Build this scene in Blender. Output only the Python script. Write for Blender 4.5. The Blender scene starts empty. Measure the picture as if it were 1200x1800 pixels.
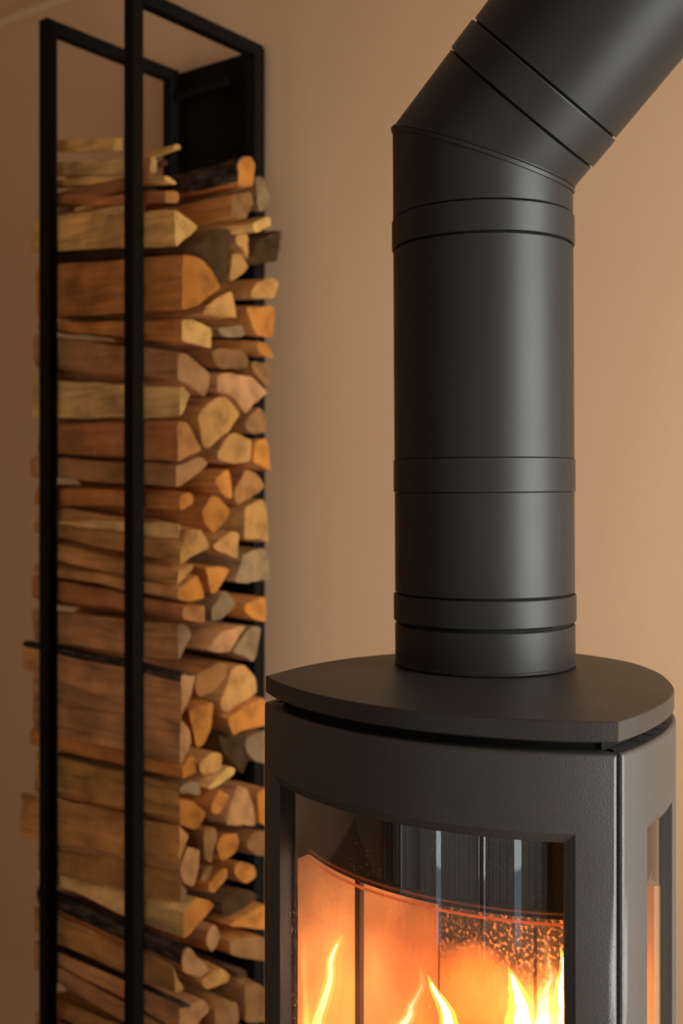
import bpy, bmesh, math, random
from mathutils import Vector, Matrix, noise

random.seed(7)
S = bpy.context.scene
COL = S.collection
F = 2000.0            # focal length in pixels of the 1200 px wide frame
EYE = 1.25            # eye height
HOR = 856.0           # image row of the horizon
ROT = math.atan2(-.6, .8)      # the room is turned against the camera: local x -> (.8,-.6), local y -> (.6,.8)

# ------------------------------------------------------------------ camera, world, light, exposure
cam_d = bpy.data.cameras.new('camera')
cam = bpy.data.objects.new('camera', cam_d); COL.objects.link(cam)
cam.location = (0, 0, EYE); cam.rotation_euler = (math.pi/2, 0, 0)
cam_d.sensor_fit = 'HORIZONTAL'; cam_d.sensor_width = 24.0; cam_d.lens = 24.0*F/1200.0
cam_d.shift_y = -(900.0-HOR)/1800.0*1.5
cam_d.clip_start = .02; cam_d.clip_end = 50
cam_d.dof.use_dof = True; cam_d.dof.focus_distance = .98; cam_d.dof.aperture_fstop = 5.0
S.camera = cam

w = bpy.data.worlds.new('daylight'); S.world = w; w.use_nodes = True
w.node_tree.nodes['Background'].inputs[0].default_value = (.62, .74, .90, 1)
w.node_tree.nodes['Background'].inputs[1].default_value = 1.2

S.view_settings.view_transform = 'Standard'; S.view_settings.look = 'None'
S.view_settings.gamma = 1.0; S.view_settings.use_curve_mapping = False
S.view_settings.exposure = 0.0
S.cycles.use_denoising = True
S.cycles.max_bounces = 10; S.cycles.diffuse_bounces = 5; S.cycles.glossy_bounces = 5
S.cycles.transparent_max_bounces = 24; S.cycles.volume_bounces = 0
S.cycles.sample_clamp_indirect = 6.0
S.cycles.caustics_reflective = False; S.cycles.caustics_refractive = False

def cn(c, n, z=0.0):
    """room coordinates (c along the chimney wall, n towards it) -> world"""
    return Vector((.8*c+.6*n, -.6*c+.8*n, z))

def area(name, c, n, z, w_, h_, dir_cn, energy, color):
    l = bpy.data.lights.new(name, 'AREA'); l.shape = 'RECTANGLE'; l.size = w_; l.size_y = h_
    l.energy = energy; l.color = color
    o = bpy.data.objects.new(name, l); COL.objects.link(o)
    o.location = cn(c, n, z)
    d = cn(dir_cn[0], dir_cn[1], dir_cn[2] if len(dir_cn) > 2 else 0)
    o.rotation_euler = d.to_track_quat('-Z', 'Y').to_euler()
    return o
WALL_N, REAR_N, RIGHT_C, LEFT_C, CEIL = 1.43, -1.25, .62, -3.2, 2.48
area('daylight_right_window', RIGHT_C+.14, 1.01, 1.12, .84, 1.96, (-1, 0, -.0), 93, (1.0, .98, .93))
area('daylight_rear_window', -.62, REAR_N-.30, 1.2, 2.4, 2.1, (0, 1, 0), 33, (1.0, .98, .94))

# ------------------------------------------------------------------ helpers
def nt(name):
    m = bpy.data.materials.new(name); m.use_nodes = True
    t = m.node_tree; b = t.nodes['Principled BSDF']
    return m, t, b
def N(t, typ, **kw):
    n = t.nodes.new(typ)
    for k, v in kw.items():
        if k.startswith('i_'): n.inputs[k[2:].replace('_', ' ')].default_value = v
        else: setattr(n, k, v)
    return n
def ramp(t, stops):
    r = t.nodes.new('ShaderNodeValToRGB'); e = r.color_ramp.elements
    while len(e) < len(stops): e.new(.5)
    for i, (p, c) in enumerate(stops):
        e[i].position = p; e[i].color = (c[0], c[1], c[2], 1) if hasattr(c, '__len__') else (c, c, c, 1)
    return r
def coords(t, scale=(1, 1, 1), kind='Object'):
    tc = t.nodes.new('ShaderNodeTexCoord'); mp = t.nodes.new('ShaderNodeMapping')
    mp.inputs['Scale'].default_value = scale
    t.links.new(tc.outputs[kind], mp.inputs['Vector']); return mp.outputs[0]
def bump(t, b, height, strength, dist):
    bp = N(t, 'ShaderNodeBump'); bp.inputs['Strength'].default_value = strength; bp.inputs['Distance'].default_value = dist
    t.links.new(height, bp.inputs['Height']); t.links.new(bp.outputs[0], b.inputs['Normal'])

def build(name, verts, faces, mat, parent=None, smooth=None, mats=None, fmat=None):
    me = bpy.data.meshes.new(name); me.from_pydata([tuple(v) for v in verts], [], faces)
    bm = bmesh.new(); bm.from_mesh(me); bmesh.ops.recalc_face_normals(bm, faces=bm.faces); bm.to_mesh(me); bm.free()
    for m in (mats or [mat]): me.materials.append(m)
    if fmat:
        for p, i in zip(me.polygons, fmat): p.material_index = i
    if smooth is not None:
        for p in me.polygons: p.use_smooth = True
        me.set_sharp_from_angle(angle=math.radians(smooth))
    me.validate(); me.update()
    o = bpy.data.objects.new(name, me); COL.objects.link(o)
    if parent: o.parent = parent
    return o
def empty(name, loc=(0, 0, 0), rz=0.0):
    o = bpy.data.objects.new(name, None); COL.objects.link(o); o.location = loc; o.rotation_euler[2] = rz
    o.empty_display_size = .05
    return o
def tag(o, label=None, cat=None, group=None, kind=None):
    if label: o['label'] = label
    if cat: o['category'] = cat
    if group: o['group'] = group
    if kind: o['kind'] = kind
    return o

class MB:
    def __init__(s): s.v = []; s.f = []
    def box(s, x0, x1, y0, y1, z0, z1, bev=0.0):
        b = min(bev, (x1-x0)*.45, (y1-y0)*.45, (z1-z0)*.45)
        bm = bmesh.new(); bmesh.ops.create_cube(bm, size=1)
        for v in bm.verts:
            v.co = Vector((x0+(v.co.x+.5)*(x1-x0), y0+(v.co.y+.5)*(y1-y0), z0+(v.co.z+.5)*(z1-z0)))
        if b > 0: bmesh.ops.bevel(bm, geom=bm.edges[:], offset=b, segments=2, profile=.5, affect='EDGES')
        bm.verts.index_update(); k = len(s.v)
        s.v += [v.co.copy() for v in bm.verts]; s.f += [[k+v.index for v in f.verts] for f in bm.faces]; bm.free()
        return s
    def grid(s, rows, closed_u=False, closed_v=False):
        k = len(s.v); nr = len(rows); nc = len(rows[0])
        for r in rows: s.v += [Vector(p) for p in r]
        for i in range(nr if closed_u else nr-1):
            for j in range(nc if closed_v else nc-1):
                a = k+i*nc+j; b = k+i*nc+(j+1) % nc; c = k+((i+1) % nr)*nc+(j+1) % nc; d = k+((i+1) % nr)*nc+j
                s.f.append([a, b, c, d])
        return s
    def cap(s, pts):
        k = len(s.v); s.v += [Vector(p) for p in pts]; s.f.append(list(range(k, k+len(pts)))); return s
    def out(s, name, mat, parent=None, smooth=None):
        return build(name, s.v, s.f, mat, parent, smooth)

# ------------------------------------------------------------------ materials
def plaster(name, col, col2):
    m, t, b = nt(name)
    n1 = N(t, 'ShaderNodeTexNoise'); n1.inputs['Scale'].default_value = 2.2; n1.inputs['Detail'].default_value = 6
    t.links.new(coords(t), n1.inputs['Vector'])
    r = ramp(t, [(.35, col2), (.65, col)]); t.links.new(n1.outputs[0], r.inputs[0]); t.links.new(r.outputs[0], b.inputs['Base Color'])
    n2 = N(t, 'ShaderNodeTexNoise'); n2.inputs['Scale'].default_value = 60; n2.inputs['Detail'].default_value = 4
    t.links.new(coords(t), n2.inputs['Vector']); bump(t, b, n2.outputs[0], .12, .002)
    b.inputs['Roughness'].default_value = .85; b.inputs['Specular IOR Level'].default_value = .25
    return m
M_wall = plaster('beige_plaster', (.61, .38, .222), (.585, .36, .205))
M_ceil = plaster('pale_ceiling_plaster', (.78, .64, .48), (.76, .62, .46))
M_trim = plaster('painted_trim', (.62, .42, .25), (.60, .40, .235))

def iron(name, col, rough, bs, scale=900, spec=.5, specks=True):
    m, t, b = nt(name)
    n2 = N(t, 'ShaderNodeTexNoise'); n2.inputs['Scale'].default_value = scale; n2.inputs['Detail'].default_value = 3
    t.links.new(coords(t), n2.inputs['Vector'])
    n3 = N(t, 'ShaderNodeTexNoise'); n3.inputs['Scale'].default_value = 14; n3.inputs['Detail'].default_value = 5
    t.links.new(coords(t), n3.inputs['Vector'])
    rr = N(t, 'ShaderNodeMapRange'); rr.inputs['To Min'].default_value = rough-.04; rr.inputs['To Max'].default_value = rough+.06
    t.links.new(n3.outputs[0], rr.inputs[0]); t.links.new(rr.outputs[0], b.inputs['Roughness'])
    b.inputs['Specular IOR Level'].default_value = spec
    if specks:      # dust lying on the paint
        vo = N(t, 'ShaderNodeTexVoronoi'); vo.inputs['Scale'].default_value = 190; t.links.new(coords(t), vo.inputs['Vector'])
        th = ramp(t, [(.035, 1.0), (.07, 0.0)]); t.links.new(vo.outputs['Distance'], th.inputs[0])
        n4 = N(t, 'ShaderNodeTexNoise'); n4.inputs['Scale'].default_value = 30; t.links.new(coords(t), n4.inputs['Vector'])
        t4 = ramp(t, [(.58, 0.0), (.68, 1.0)]); t.links.new(n4.outputs[0], t4.inputs[0])
        mu = N(t, 'ShaderNodeMath', operation='MULTIPLY'); t.links.new(th.outputs[0], mu.inputs[0]); t.links.new(t4.outputs[0], mu.inputs[1])
        mx = N(t, 'ShaderNodeMix', data_type='RGBA'); mx.inputs[6].default_value = (*col, 1); mx.inputs[7].default_value = (.16, .12, .09, 1)
        t.links.new(mu.outputs[0], mx.inputs[0]); t.links.new(mx.outputs[2], b.inputs['Base Color'])
    else:
        b.inputs['Base Color'].default_value = (*col, 1)
    bump(t, b, n2.outputs[0], bs, .0006)
    return m
M_cast = iron('cast_iron_paint', (.030, .026, .0225), .44, .6, 800, .6)
M_plate = iron('top_plate_paint', (.018, .0143, .0115), .42, .5, 520, .45)
M_pipe = iron('flue_paint', (.013, .0125, .0115), .43, .10, 900, .25, False)
M_black = iron('flat_black', (.004, .004, .004), .8, .05, 900, .2, False)
M_rack = iron('black_steel', (.0055, .0042, .003), .6, .1, 700, .07, False)
M_soot = iron('sooty_steel', (.045, .028, .018), .8, .3, 300, .2, False)

def brick_mat(name, soot):
    m, t, b = nt(name)
    n1 = N(t, 'ShaderNodeTexNoise'); n1.inputs['Scale'].default_value = 9; n1.inputs['Detail'].default_value = 8
    t.links.new(coords(t), n1.inputs['Vector'])
    r = ramp(t, [(.30, (.24, .10, .035)), (.62, (.50, .235, .08))]); t.links.new(n1.outputs[0], r.inputs[0])
    last = r.outputs[0]
    if soot:
        n2 = N(t, 'ShaderNodeTexNoise'); n2.inputs['Scale'].default_value = 230; n2.inputs['Detail'].default_value = 5
        t.links.new(coords(t), n2.inputs['Vector'])
        r2 = ramp(t, [(.52, (.012, .007, .005)), (.66, (.34, .19, .09))]); t.links.new(n2.outputs[0], r2.inputs[0])
        sx = N(t, 'ShaderNodeSeparateXYZ'); t.links.new(coords(t), sx.inputs[0])
        n3 = N(t, 'ShaderNodeTexNoise'); n3.inputs['Scale'].default_value = 16; t.links.new(coords(t), n3.inputs['Vector'])
        ad = N(t, 'ShaderNodeMath', operation='MULTIPLY_ADD'); t.links.new(n3.outputs[0], ad.inputs[0]); ad.inputs[1].default_value = .09
        t.links.new(sx.outputs['Z'], ad.inputs[2])
        r3 = ramp(t, [(.0, 0.0), (1.0, 1.0)])
        mr = N(t, 'ShaderNodeMapRange'); mr.inputs['From Min'].default_value = .785; mr.inputs['From Max'].default_value = .822
        t.links.new(ad.outputs[0], mr.inputs[0])
        mx = N(t, 'ShaderNodeMix', data_type='RGBA'); t.links.new(mr.outputs[0], mx.inputs[0])
        t.links.new(last, mx.inputs[6]); t.links.new(r2.outputs[0], mx.inputs[7]); last = mx.outputs[2]
    t.links.new(last, b.inputs['Base Color']); b.inputs['Roughness'].default_value = .9
    n5 = N(t, 'ShaderNodeTexNoise'); n5.inputs['Scale'].default_value = 120; t.links.new(coords(t), n5.inputs['Vector'])
    bump(t, b, n5.outputs[0], .4, .002)
    return m
M_brick = brick_mat('vermiculite', False)
M_brick_soot = brick_mat('sooty_vermiculite', True)

def glass_mat(name, tint=(.96, .95, .93), boost=1.6, dirt=0.0, rough=.015):
    m = bpy.data.materials.new(name); m.use_nodes = True; t = m.node_tree; t.nodes.clear()
    out = N(t, 'ShaderNodeOutputMaterial'); tr = N(t, 'ShaderNodeBsdfTransparent'); tr.inputs[0].default_value = (*tint, 1)
    gl = N(t, 'ShaderNodeBsdfGlossy'); gl.inputs['Roughness'].default_value = rough
    fr = N(t, 'ShaderNodeFresnel'); fr.inputs[0].default_value = 1.5
    mu = N(t, 'ShaderNodeMath', operation='MULTIPLY', use_clamp=True); mu.inputs[1].default_value = boost
    t.links.new(fr.outputs[0], mu.inputs[0])
    mx = N(t, 'ShaderNodeMixShader'); t.links.new(mu.outputs[0], mx.inputs[0]); t.links.new(tr.outputs[0], mx.inputs[1]); t.links.new(gl.outputs[0], mx.inputs[2])
    last = mx.outputs[0]
    if dirt > 0:      # baked-on specks and a thin film of ash on the pane
        tl = N(t, 'ShaderNodeBsdfTranslucent'); tl.inputs[0].default_value = (.85, .72, .6, 1)
        vo = N(t, 'ShaderNodeTexVoronoi'); vo.inputs['Scale'].default_value = 260; vo.inputs['Randomness'].default_value = 1
        ns = N(t, 'ShaderNodeTexNoise'); ns.inputs['Scale'].default_value = 300; t.links.new(coords(t), ns.inputs['Vector'])
        ml = N(t, 'ShaderNodeMix', data_type='RGBA'); ml.inputs[0].default_value = .012
        t.links.new(coords(t), ml.inputs[6]); t.links.new(ns.outputs['Color'], ml.inputs[7]); t.links.new(ml.outputs[2], vo.inputs['Vector'])
        th = ramp(t, [(.10, 1.0), (.26, 0.0)]); t.links.new(vo.outputs['Distance'], th.inputs[0])
        n4 = N(t, 'ShaderNodeTexNoise'); n4.inputs['Scale'].default_value = 17; n4.inputs['Detail'].default_value = 3; t.links.new(coords(t), n4.inputs['Vector'])
        t4 = ramp(t, [(.50, 0.0), (.66, 1.0)]); t.links.new(n4.outputs[0], t4.inputs[0])
        m2 = N(t, 'ShaderNodeMath', operation='MULTIPLY'); t.links.new(th.outputs[0], m2.inputs[0]); t.links.new(t4.outputs[0], m2.inputs[1])
        m3 = N(t, 'ShaderNodeMath', operation='MULTIPLY_ADD', use_clamp=True); t.links.new(m2.outputs[0], m3.inputs[0]); m3.inputs[1].default_value = dirt; m3.inputs[2].default_value = .012
        mx2 = N(t, 'ShaderNodeMixShader'); t.links.new(m3.outputs[0], mx2.inputs[0]); t.links.new(last, mx2.inputs[1]); t.links.new(tl.outputs[0], mx2.inputs[2]); last = mx2.outputs[0]
    t.links.new(last, out.inputs[0]); return m
M_glass = glass_mat('stove_glass', boost=3.2, dirt=.6)
M_pane = glass_mat('window_glass', (.98, .99, .98), 1.0)

def fire_mat(name, col, strength, dens=0.0):
    m = bpy.data.materials.new(name); m.use_nodes = True; t = m.node_tree; t.nodes.clear()
    out = N(t, 'ShaderNodeOutputMaterial'); em = N(t, 'ShaderNodeEmission')
    em.inputs[0].default_value = (*col, 1); em.inputs[1].default_value = strength
    t.links.new(em.outputs[0], out.inputs['Volume']); return m
M_fl_out = fire_mat('flame_orange', (1.0, .28, .04), 8)
M_fl_halo = fire_mat('flame_glow', (1.0, .22, .03), 2.2)
M_fl_mid = fire_mat('flame_yellow', (1.0, .55, .22), 36)
M_fl_in = fire_mat('flame_white', (1.0, .86, .60), 130)

WOOD = {   # split-face colour, end-grain colour
    'tan':    ((.46, .255, .105), (.47, .25, .10)),
    'yellow': ((.60, .40, .17), (.62, .38, .15)),
    'pale':   ((.62, .44, .22), (.60, .38, .17)),
    'red':    ((.36, .165, .07), (.38, .18, .075)),
    'orange': ((.44, .20, .065), (.47, .19, .05)),
    'pink':   ((.42, .23, .12), (.42, .22, .12)),
    'brown':  ((.26, .13, .055), (.24, .125, .06)),
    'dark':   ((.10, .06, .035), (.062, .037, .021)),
    'gray':   ((.24, .155, .09), (.25, .17, .115)),
}
def wood_side(name, col):
    m, t, b = nt(name)
    oi = N(t, 'ShaderNodeObjectInfo')
    tc = N(t, 'ShaderNodeTexCoord'); mp = N(t, 'ShaderNodeMapping'); mp.inputs['Scale'].default_value = (7, 75, 75)
    va = N(t, 'ShaderNodeVectorMath', operation='ADD'); vs = N(t, 'ShaderNodeVectorMath', operation='SCALE')
    t.links.new(oi.outputs['Random'], vs.inputs['Scale']); vs.inputs[0].default_value = (5, 7, 9)
    t.links.new(tc.outputs['Object'], va.inputs[0]); t.links.new(vs.outputs[0], va.inputs[1]); t.links.new(va.outputs[0], mp.inputs[0])
    n1 = N(t, 'ShaderNodeTexNoise'); n1.inputs['Scale'].default_value = 1; n1.inputs['Detail'].default_value = 7; n1.inputs['Roughness'].default_value = .62; n1.inputs['Distortion'].default_value = .6
    t.links.new(mp.outputs[0], n1.inputs['Vector'])
    d = tuple(x*.50 for x in col); l = tuple(min(1, x*1.28) for x in col)
    r = ramp(t, [(.28, d), (.5, col), (.74, l)]); t.links.new(n1.outputs[0], r.inputs[0])
    n3 = N(t, 'ShaderNodeTexNoise'); n3.inputs['Scale'].default_value = 16; n3.inputs['Detail'].default_value = 3; t.links.new(va.outputs[0], n3.inputs['Vector'])
    r3 = ramp(t, [(.34, .62), (.6, 1.08)]); t.links.new(n3.outputs[0], r3.inputs[0])
    mm = N(t, 'ShaderNodeMix', data_type='RGBA', blend_type='MULTIPLY'); mm.inputs[0].default_value = 1
    t.links.new(r.outputs[0], mm.inputs[6]); t.links.new(r3.outputs[0], mm.inputs[7])
    hs = N(t, 'ShaderNodeHueSaturation'); mr = N(t, 'ShaderNodeMapRange'); mr.inputs['To Min'].default_value = .86; mr.inputs['To Max'].default_value = 1.12
    t.links.new(oi.outputs['Random'], mr.inputs[0]); t.links.new(mr.outputs[0], hs.inputs['Value']); t.links.new(mm.outputs[2], hs.inputs['Color'])
    t.links.new(hs.outputs[0], b.inputs['Base Color']); b.inputs['Roughness'].default_value = .75; b.inputs['Specular IOR Level'].default_value = .25
    bump(t, b, n1.outputs[0], .7, .004)
    return m
def wood_end(name, col):
    m, t, b = nt(name)
    oi = N(t, 'ShaderNodeObjectInfo')
    tc = N(t, 'ShaderNodeTexCoord'); va = N(t, 'ShaderNodeVectorMath', operation='ADD'); vs = N(t, 'ShaderNodeVectorMath', operation='SCALE')
    t.links.new(oi.outputs['Random'], vs.inputs['Scale']); vs.inputs[0].default_value = (0, .12, -.15)
    t.links.new(tc.outputs['Object'], va.inputs[0]); t.links.new(vs.outputs[0], va.inputs[1])
    wv = N(t, 'ShaderNodeTexWave', wave_type='RINGS', rings_direction='X'); wv.inputs['Scale'].default_value = 55; wv.inputs['Distortion'].default_value = 2.5; wv.inputs['Detail'].default_value = 3
    t.links.new(va.outputs[0], wv.inputs['Vector'])
    n1 = N(t, 'ShaderNodeTexNoise'); n1.inputs['Scale'].default_value = 38; n1.inputs['Detail'].default_value = 6; t.links.new(va.outputs[0], n1.inputs['Vector'])
    ad = N(t, 'ShaderNodeMath', operation='MULTIPLY_ADD'); t.links.new(wv.outputs['Fac'], ad.inputs[0]); ad.inputs[1].default_value = .22; t.links.new(n1.outputs[0], ad.inputs[2])
    r = ramp(t, [(.36, tuple(x*.55 for x in col)), (.56, col), (.85, tuple(min(1, x*1.2) for x in col))]); t.links.new(ad.outputs[0], r.inputs[0])
    hs = N(t, 'ShaderNodeHueSaturation'); mr = N(t, 'ShaderNodeMapRange'); mr.inputs['To Min'].default_value = .82; mr.inputs['To Max'].default_value = 1.15
    t.links.new(oi.outputs['Random'], mr.inputs[0]); t.links.new(mr.outputs[0], hs.inputs['Value']); t.links.new(r.outputs[0], hs.inputs['Color'])
    t.links.new(hs.outputs[0], b.inputs['Base Color']); b.inputs['Roughness'].default_value = .9; b.inputs['Specular IOR Level'].default_value = .05
    bump(t, b, ad.outputs[0], .5, .002)
    return m
WM = {k: (wood_side(k+'_split_wood', tuple(min(.9, x*y) for x, y in zip(a, (1.36, 1.10, .78)))), wood_end(k+'_end_grain', tuple(x*.67*y for x, y in zip(e, (1, .88, .62))))) for k, (a, e) in WOOD.items()}  # split faces lightened, end grain darkened in colour to even out the window light
M_bark, _t, _b = nt('dark_bark')
_n = N(_t, 'ShaderNodeTexNoise'); _n.inputs['Scale'].default_value = 1; _n.inputs['Detail'].default_value = 8
_t.links.new(coords(_t, (30, 110, 110)), _n.inputs['Vector'])
_r = ramp(_t, [(.35, (.018, .012, .009)), (.55, (.075, .045, .028)), (.75, (.17, .10, .06))]); _t.links.new(_n.outputs[0], _r.inputs[0])
_t.links.new(_r.outputs[0], _b.inputs['Base Color']); _b.inputs['Roughness'].default_value = .95; _b.inputs['Specular IOR Level'].default_value = .1; bump(_t, _b, _n.outputs[0], 1.0, .008)

M_floor, _t, _b = nt('oak_floor')
_n = N(_t, 'ShaderNodeTexNoise'); _n.inputs['Scale'].default_value = 1; _n.inputs['Detail'].default_value = 6
_t.links.new(coords(_t, (3, 40, 3)), _n.inputs['Vector'])
_r = ramp(_t, [(.3, (.22, .14, .08)), (.7, (.36, .24, .15))]); _t.links.new(_n.outputs[0], _r.inputs[0]); _t.links.new(_r.outputs[0], _b.inputs['Base Color'])
_b.inputs['Roughness'].default_value = .5
M_curtain, _t, _b = nt('linen_curtain'); _b.inputs['Base Color'].default_value = (.42, .37, .31, 1); _b.inputs['Roughness'].default_value = .9
_tl = N(_t, 'ShaderNodeBsdfTranslucent'); _tl.inputs[0].default_value = (.72, .66, .54, 1); _mx = N(_t, 'ShaderNodeMixShader'); _mx.inputs[0].default_value = .5
_t.links.new(_b.outputs[0], _mx.inputs[1]); _t.links.new(_tl.outputs[0], _mx.inputs[2]); _t.links.new(_mx.outputs[0], _t.nodes['Material Output'].inputs[0])
M_white, _t, _b = nt('white_window_paint'); _b.inputs['Base Color'].default_value = (.7, .68, .64, 1); _b.inputs['Roughness'].default_value = .4

# ------------------------------------------------------------------ the room
def room(name, mb, mat, label):
    o = mb.out(name, mat); o.rotation_euler[2] = ROT
    tag(o, label, None, None, 'structure'); return o
T = .12
room('wall_back', MB().box(LEFT_C-T, RIGHT_C+T, WALL_N, WALL_N+T, 0, CEIL), M_wall, 'warm beige plastered wall behind the stove and log rack')
wr = MB()
WN0, WN1, WZ0, WZ1 = .60, 1.41, .12, 2.12
wr.box(RIGHT_C, RIGHT_C+T, REAR_N, WN0, 0, CEIL); wr.box(RIGHT_C, RIGHT_C+T, WN1, WALL_N, 0, CEIL)
wr.box(RIGHT_C, RIGHT_C+T, WN0, WN1, 0, WZ0); wr.box(RIGHT_C, RIGHT_C+T, WN0, WN1, WZ1, CEIL)
room('wall_right', wr, M_wall, 'beige wall with the window on the right')
RC0, RC1, RZ1 = -1.78, .55, 2.2
rw = MB(); rw.box(LEFT_C-T, RC0, REAR_N-T, REAR_N, 0, CEIL); rw.box(RC1, RIGHT_C+T, REAR_N-T, REAR_N, 0, CEIL); rw.box(RC0, RC1, REAR_N-T, REAR_N, RZ1, CEIL)
room('wall_rear', rw, M_wall, 'beige wall with the garden door behind the camera')
room('wall_left', MB().box(LEFT_C-T, LEFT_C, REAR_N, WALL_N, 0, CEIL), M_wall, 'beige wall at the far left')
room('floor', MB().box(LEFT_C-T, RIGHT_C+T, REAR_N-T, WALL_N+T, -.08, 0), M_floor, 'oak floor')
room('ceiling', MB().box(LEFT_C-T, RIGHT_C+T, REAR_N-T, WALL_N+T, CEIL, CEIL+.08), M_ceil, 'pale ceiling')
def halfround(z, h, d):
    mb = MB(); rows = []
    for c in (LEFT_C+.002, RIGHT_C-.002):
        rows.append([(c, WALL_N+.001-d*math.cos(a)*1.0, z+h*math.sin(a)) for a in [math.radians(-90+18*i) for i in range(11)]])
    mb.grid(rows); mb.cap(rows[0]); mb.cap(rows[1]); return mb
o = halfround(2.19, .010, .012).out('trim_1', M_trim, None, 40); o.rotation_euler[2] = ROT
tag(o, 'thin light moulding running along the wall above the log rack', None, None, 'structure')
# windows
wf = MB(); a = .05
wf.box(RIGHT_C+.03, RIGHT_C+.09, WN0, WN0+a, WZ0, WZ1); wf.box(RIGHT_C+.03, RIGHT_C+.09, WN1-a, WN1, WZ0, WZ1)
wf.box(RIGHT_C+.03, RIGHT_C+.09, WN0+a, WN1-a, WZ0, WZ0+a); wf.box(RIGHT_C+.03, RIGHT_C+.09, WN0+a, WN1-a, WZ1-a, WZ1)
wf.box(RIGHT_C+.03, RIGHT_C+.09, .99, 1.02, WZ0+a, WZ1-a)
w1 = room('window_1', wf, M_white, 'white window in the right wall')
MB().box(RIGHT_C+.055, RIGHT_C+.06, WN0+a, WN1-a, WZ0+a, WZ1-a).out('pane', M_pane, w1)
df = MB()
df.box(RC0, RC0+a, REAR_N-.09, REAR_N-.03, 0, RZ1); df.box(RC1-a, RC1, REAR_N-.09, REAR_N-.03, 0, RZ1)
df.box(RC0+a, RC1-a, REAR_N-.09, REAR_N-.03, RZ1-a, RZ1); [df.box(c_-.03, c_+.03, REAR_N-.09, REAR_N-.03, 0, RZ1-a) for c_ in (-1.35, -.38)]
d1 = room('door_1', df, M_white, 'glazed garden door behind the camera')
MB().box(RC0+a, RC1-a, REAR_N-.062, REAR_N-.058, .0, RZ1-a).out('pane', M_pane, d1)
# curtains hanging before the garden door; only their reflection in the stove glass is seen
def curtain(c0, c1, nf, amp, label):
    rows = []; n = nf*12
    for z in (.02, 1.2, 2.3):
        rows.append([(c0+(c1-c0)*i/n, REAR_N+.09+amp*math.sin(2*math.pi*nf*i/n)*(1 if z < 2 else .6), z) for i in range(n+1)])
    mb = MB().grid(rows); o = mb.out('curtain', M_curtain, None, 60)
    o.rotation_euler[2] = ROT
    tag(o, label, 'curtain'); return o
curtain(-2.05, -1.70, 3, .03, 'sheer linen curtain furthest left at the garden door behind the camera')
curtain(-1.62, -1.02, 5, .03, 'sheer linen curtain left of the middle at the garden door')
curtain(-.95, -.42, 4, .03, 'sheer linen curtain right of the middle at the garden door')
curtain(-.33, .06, 4, .025, 'narrow sheer linen curtain near the right end of the garden door')
curtain(.16, .58, 4, .025, 'sheer linen curtain furthest right at the garden door behind the camera')
o = MB().box(-2.6, .60, REAR_N+.075, REAR_N+.105, 2.3, 2.33, .01).out('curtain_rail', M_rack); o.rotation_euler[2] = ROT
for c in (-2.57, -1.0, .57):
    MB().box(c-.01, c+.01, REAR_N+.001, REAR_N+.075, 2.305, 2.325).out('bracket', M_rack, o)
tag(o, 'black rail carrying the linen curtains', 'curtain rail')

# ------------------------------------------------------------------ the log rack
PC, PN, RW, RD, PS = -1.2309, 1.1393, .192, .2644, .010       # front right post, width, depth, half bar
RTOP = EYE+(856+21)/2000*1.65
rack = empty('log_rack', cn(PC-RW/2, PN+RD/2, 0), ROT)
tag(rack, 'tall narrow black steel firewood rack standing against the beige wall', 'log rack')
def R(mb, name, mat=M_rack, smooth=None):
    ox, oy = PC-RW/2, PN+RD/2
    for v in mb.v: v.x -= ox; v.y -= oy
    return mb.out(name, mat, rack, smooth)
for c in (PC-RW, PC):
    R(MB().box(c-PS, c+PS, PN-PS, PN+PS, .002, RTOP, .0012), 'front_post')
    R(MB().box(c-PS, c+PS, PN+RD-PS, PN+RD+PS, .002, RTOP-PS*2-.0005, .0012), 'rear_post')
    R(MB().box(c-PS, c+PS, PN+PS+.0005, PN+RD+PS, RTOP-PS*2, RTOP, .0012), 'top_arm')
    R(MB().box(c-PS, c+PS, PN+PS+.0005, PN+RD-PS-.0005, .335, .3525, .0012), 'shelf_arm')
R(MB().box(PC-RW-PS-.004, PC+PS, PN+RD+PS+.0005, PN+RD+PS+.0045, .05, RTOP-.004), 'back_panel')
R(MB().box(PC-RW+PS+.0005, PC-PS-.0005, PN-PS, PN+RD+PS, .340, .352), 'shelf')
# wall-fixing bar across the top of the panel
mb = MB(); rows = []
for i in range(2):
    c = (PC-RW+PS, PC-.055)[i]
    rows.append([(c, PN+RD-.002+.007*math.cos(q), RTOP-.05+.007*math.sin(q)) for q in [math.tau*k/14 for k in range(14)]])
mb.grid(rows, closed_v=True); mb.cap(rows[0]); mb.cap(rows[1]); R(mb, 'fixing_bar', M_rack, 50)

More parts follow.
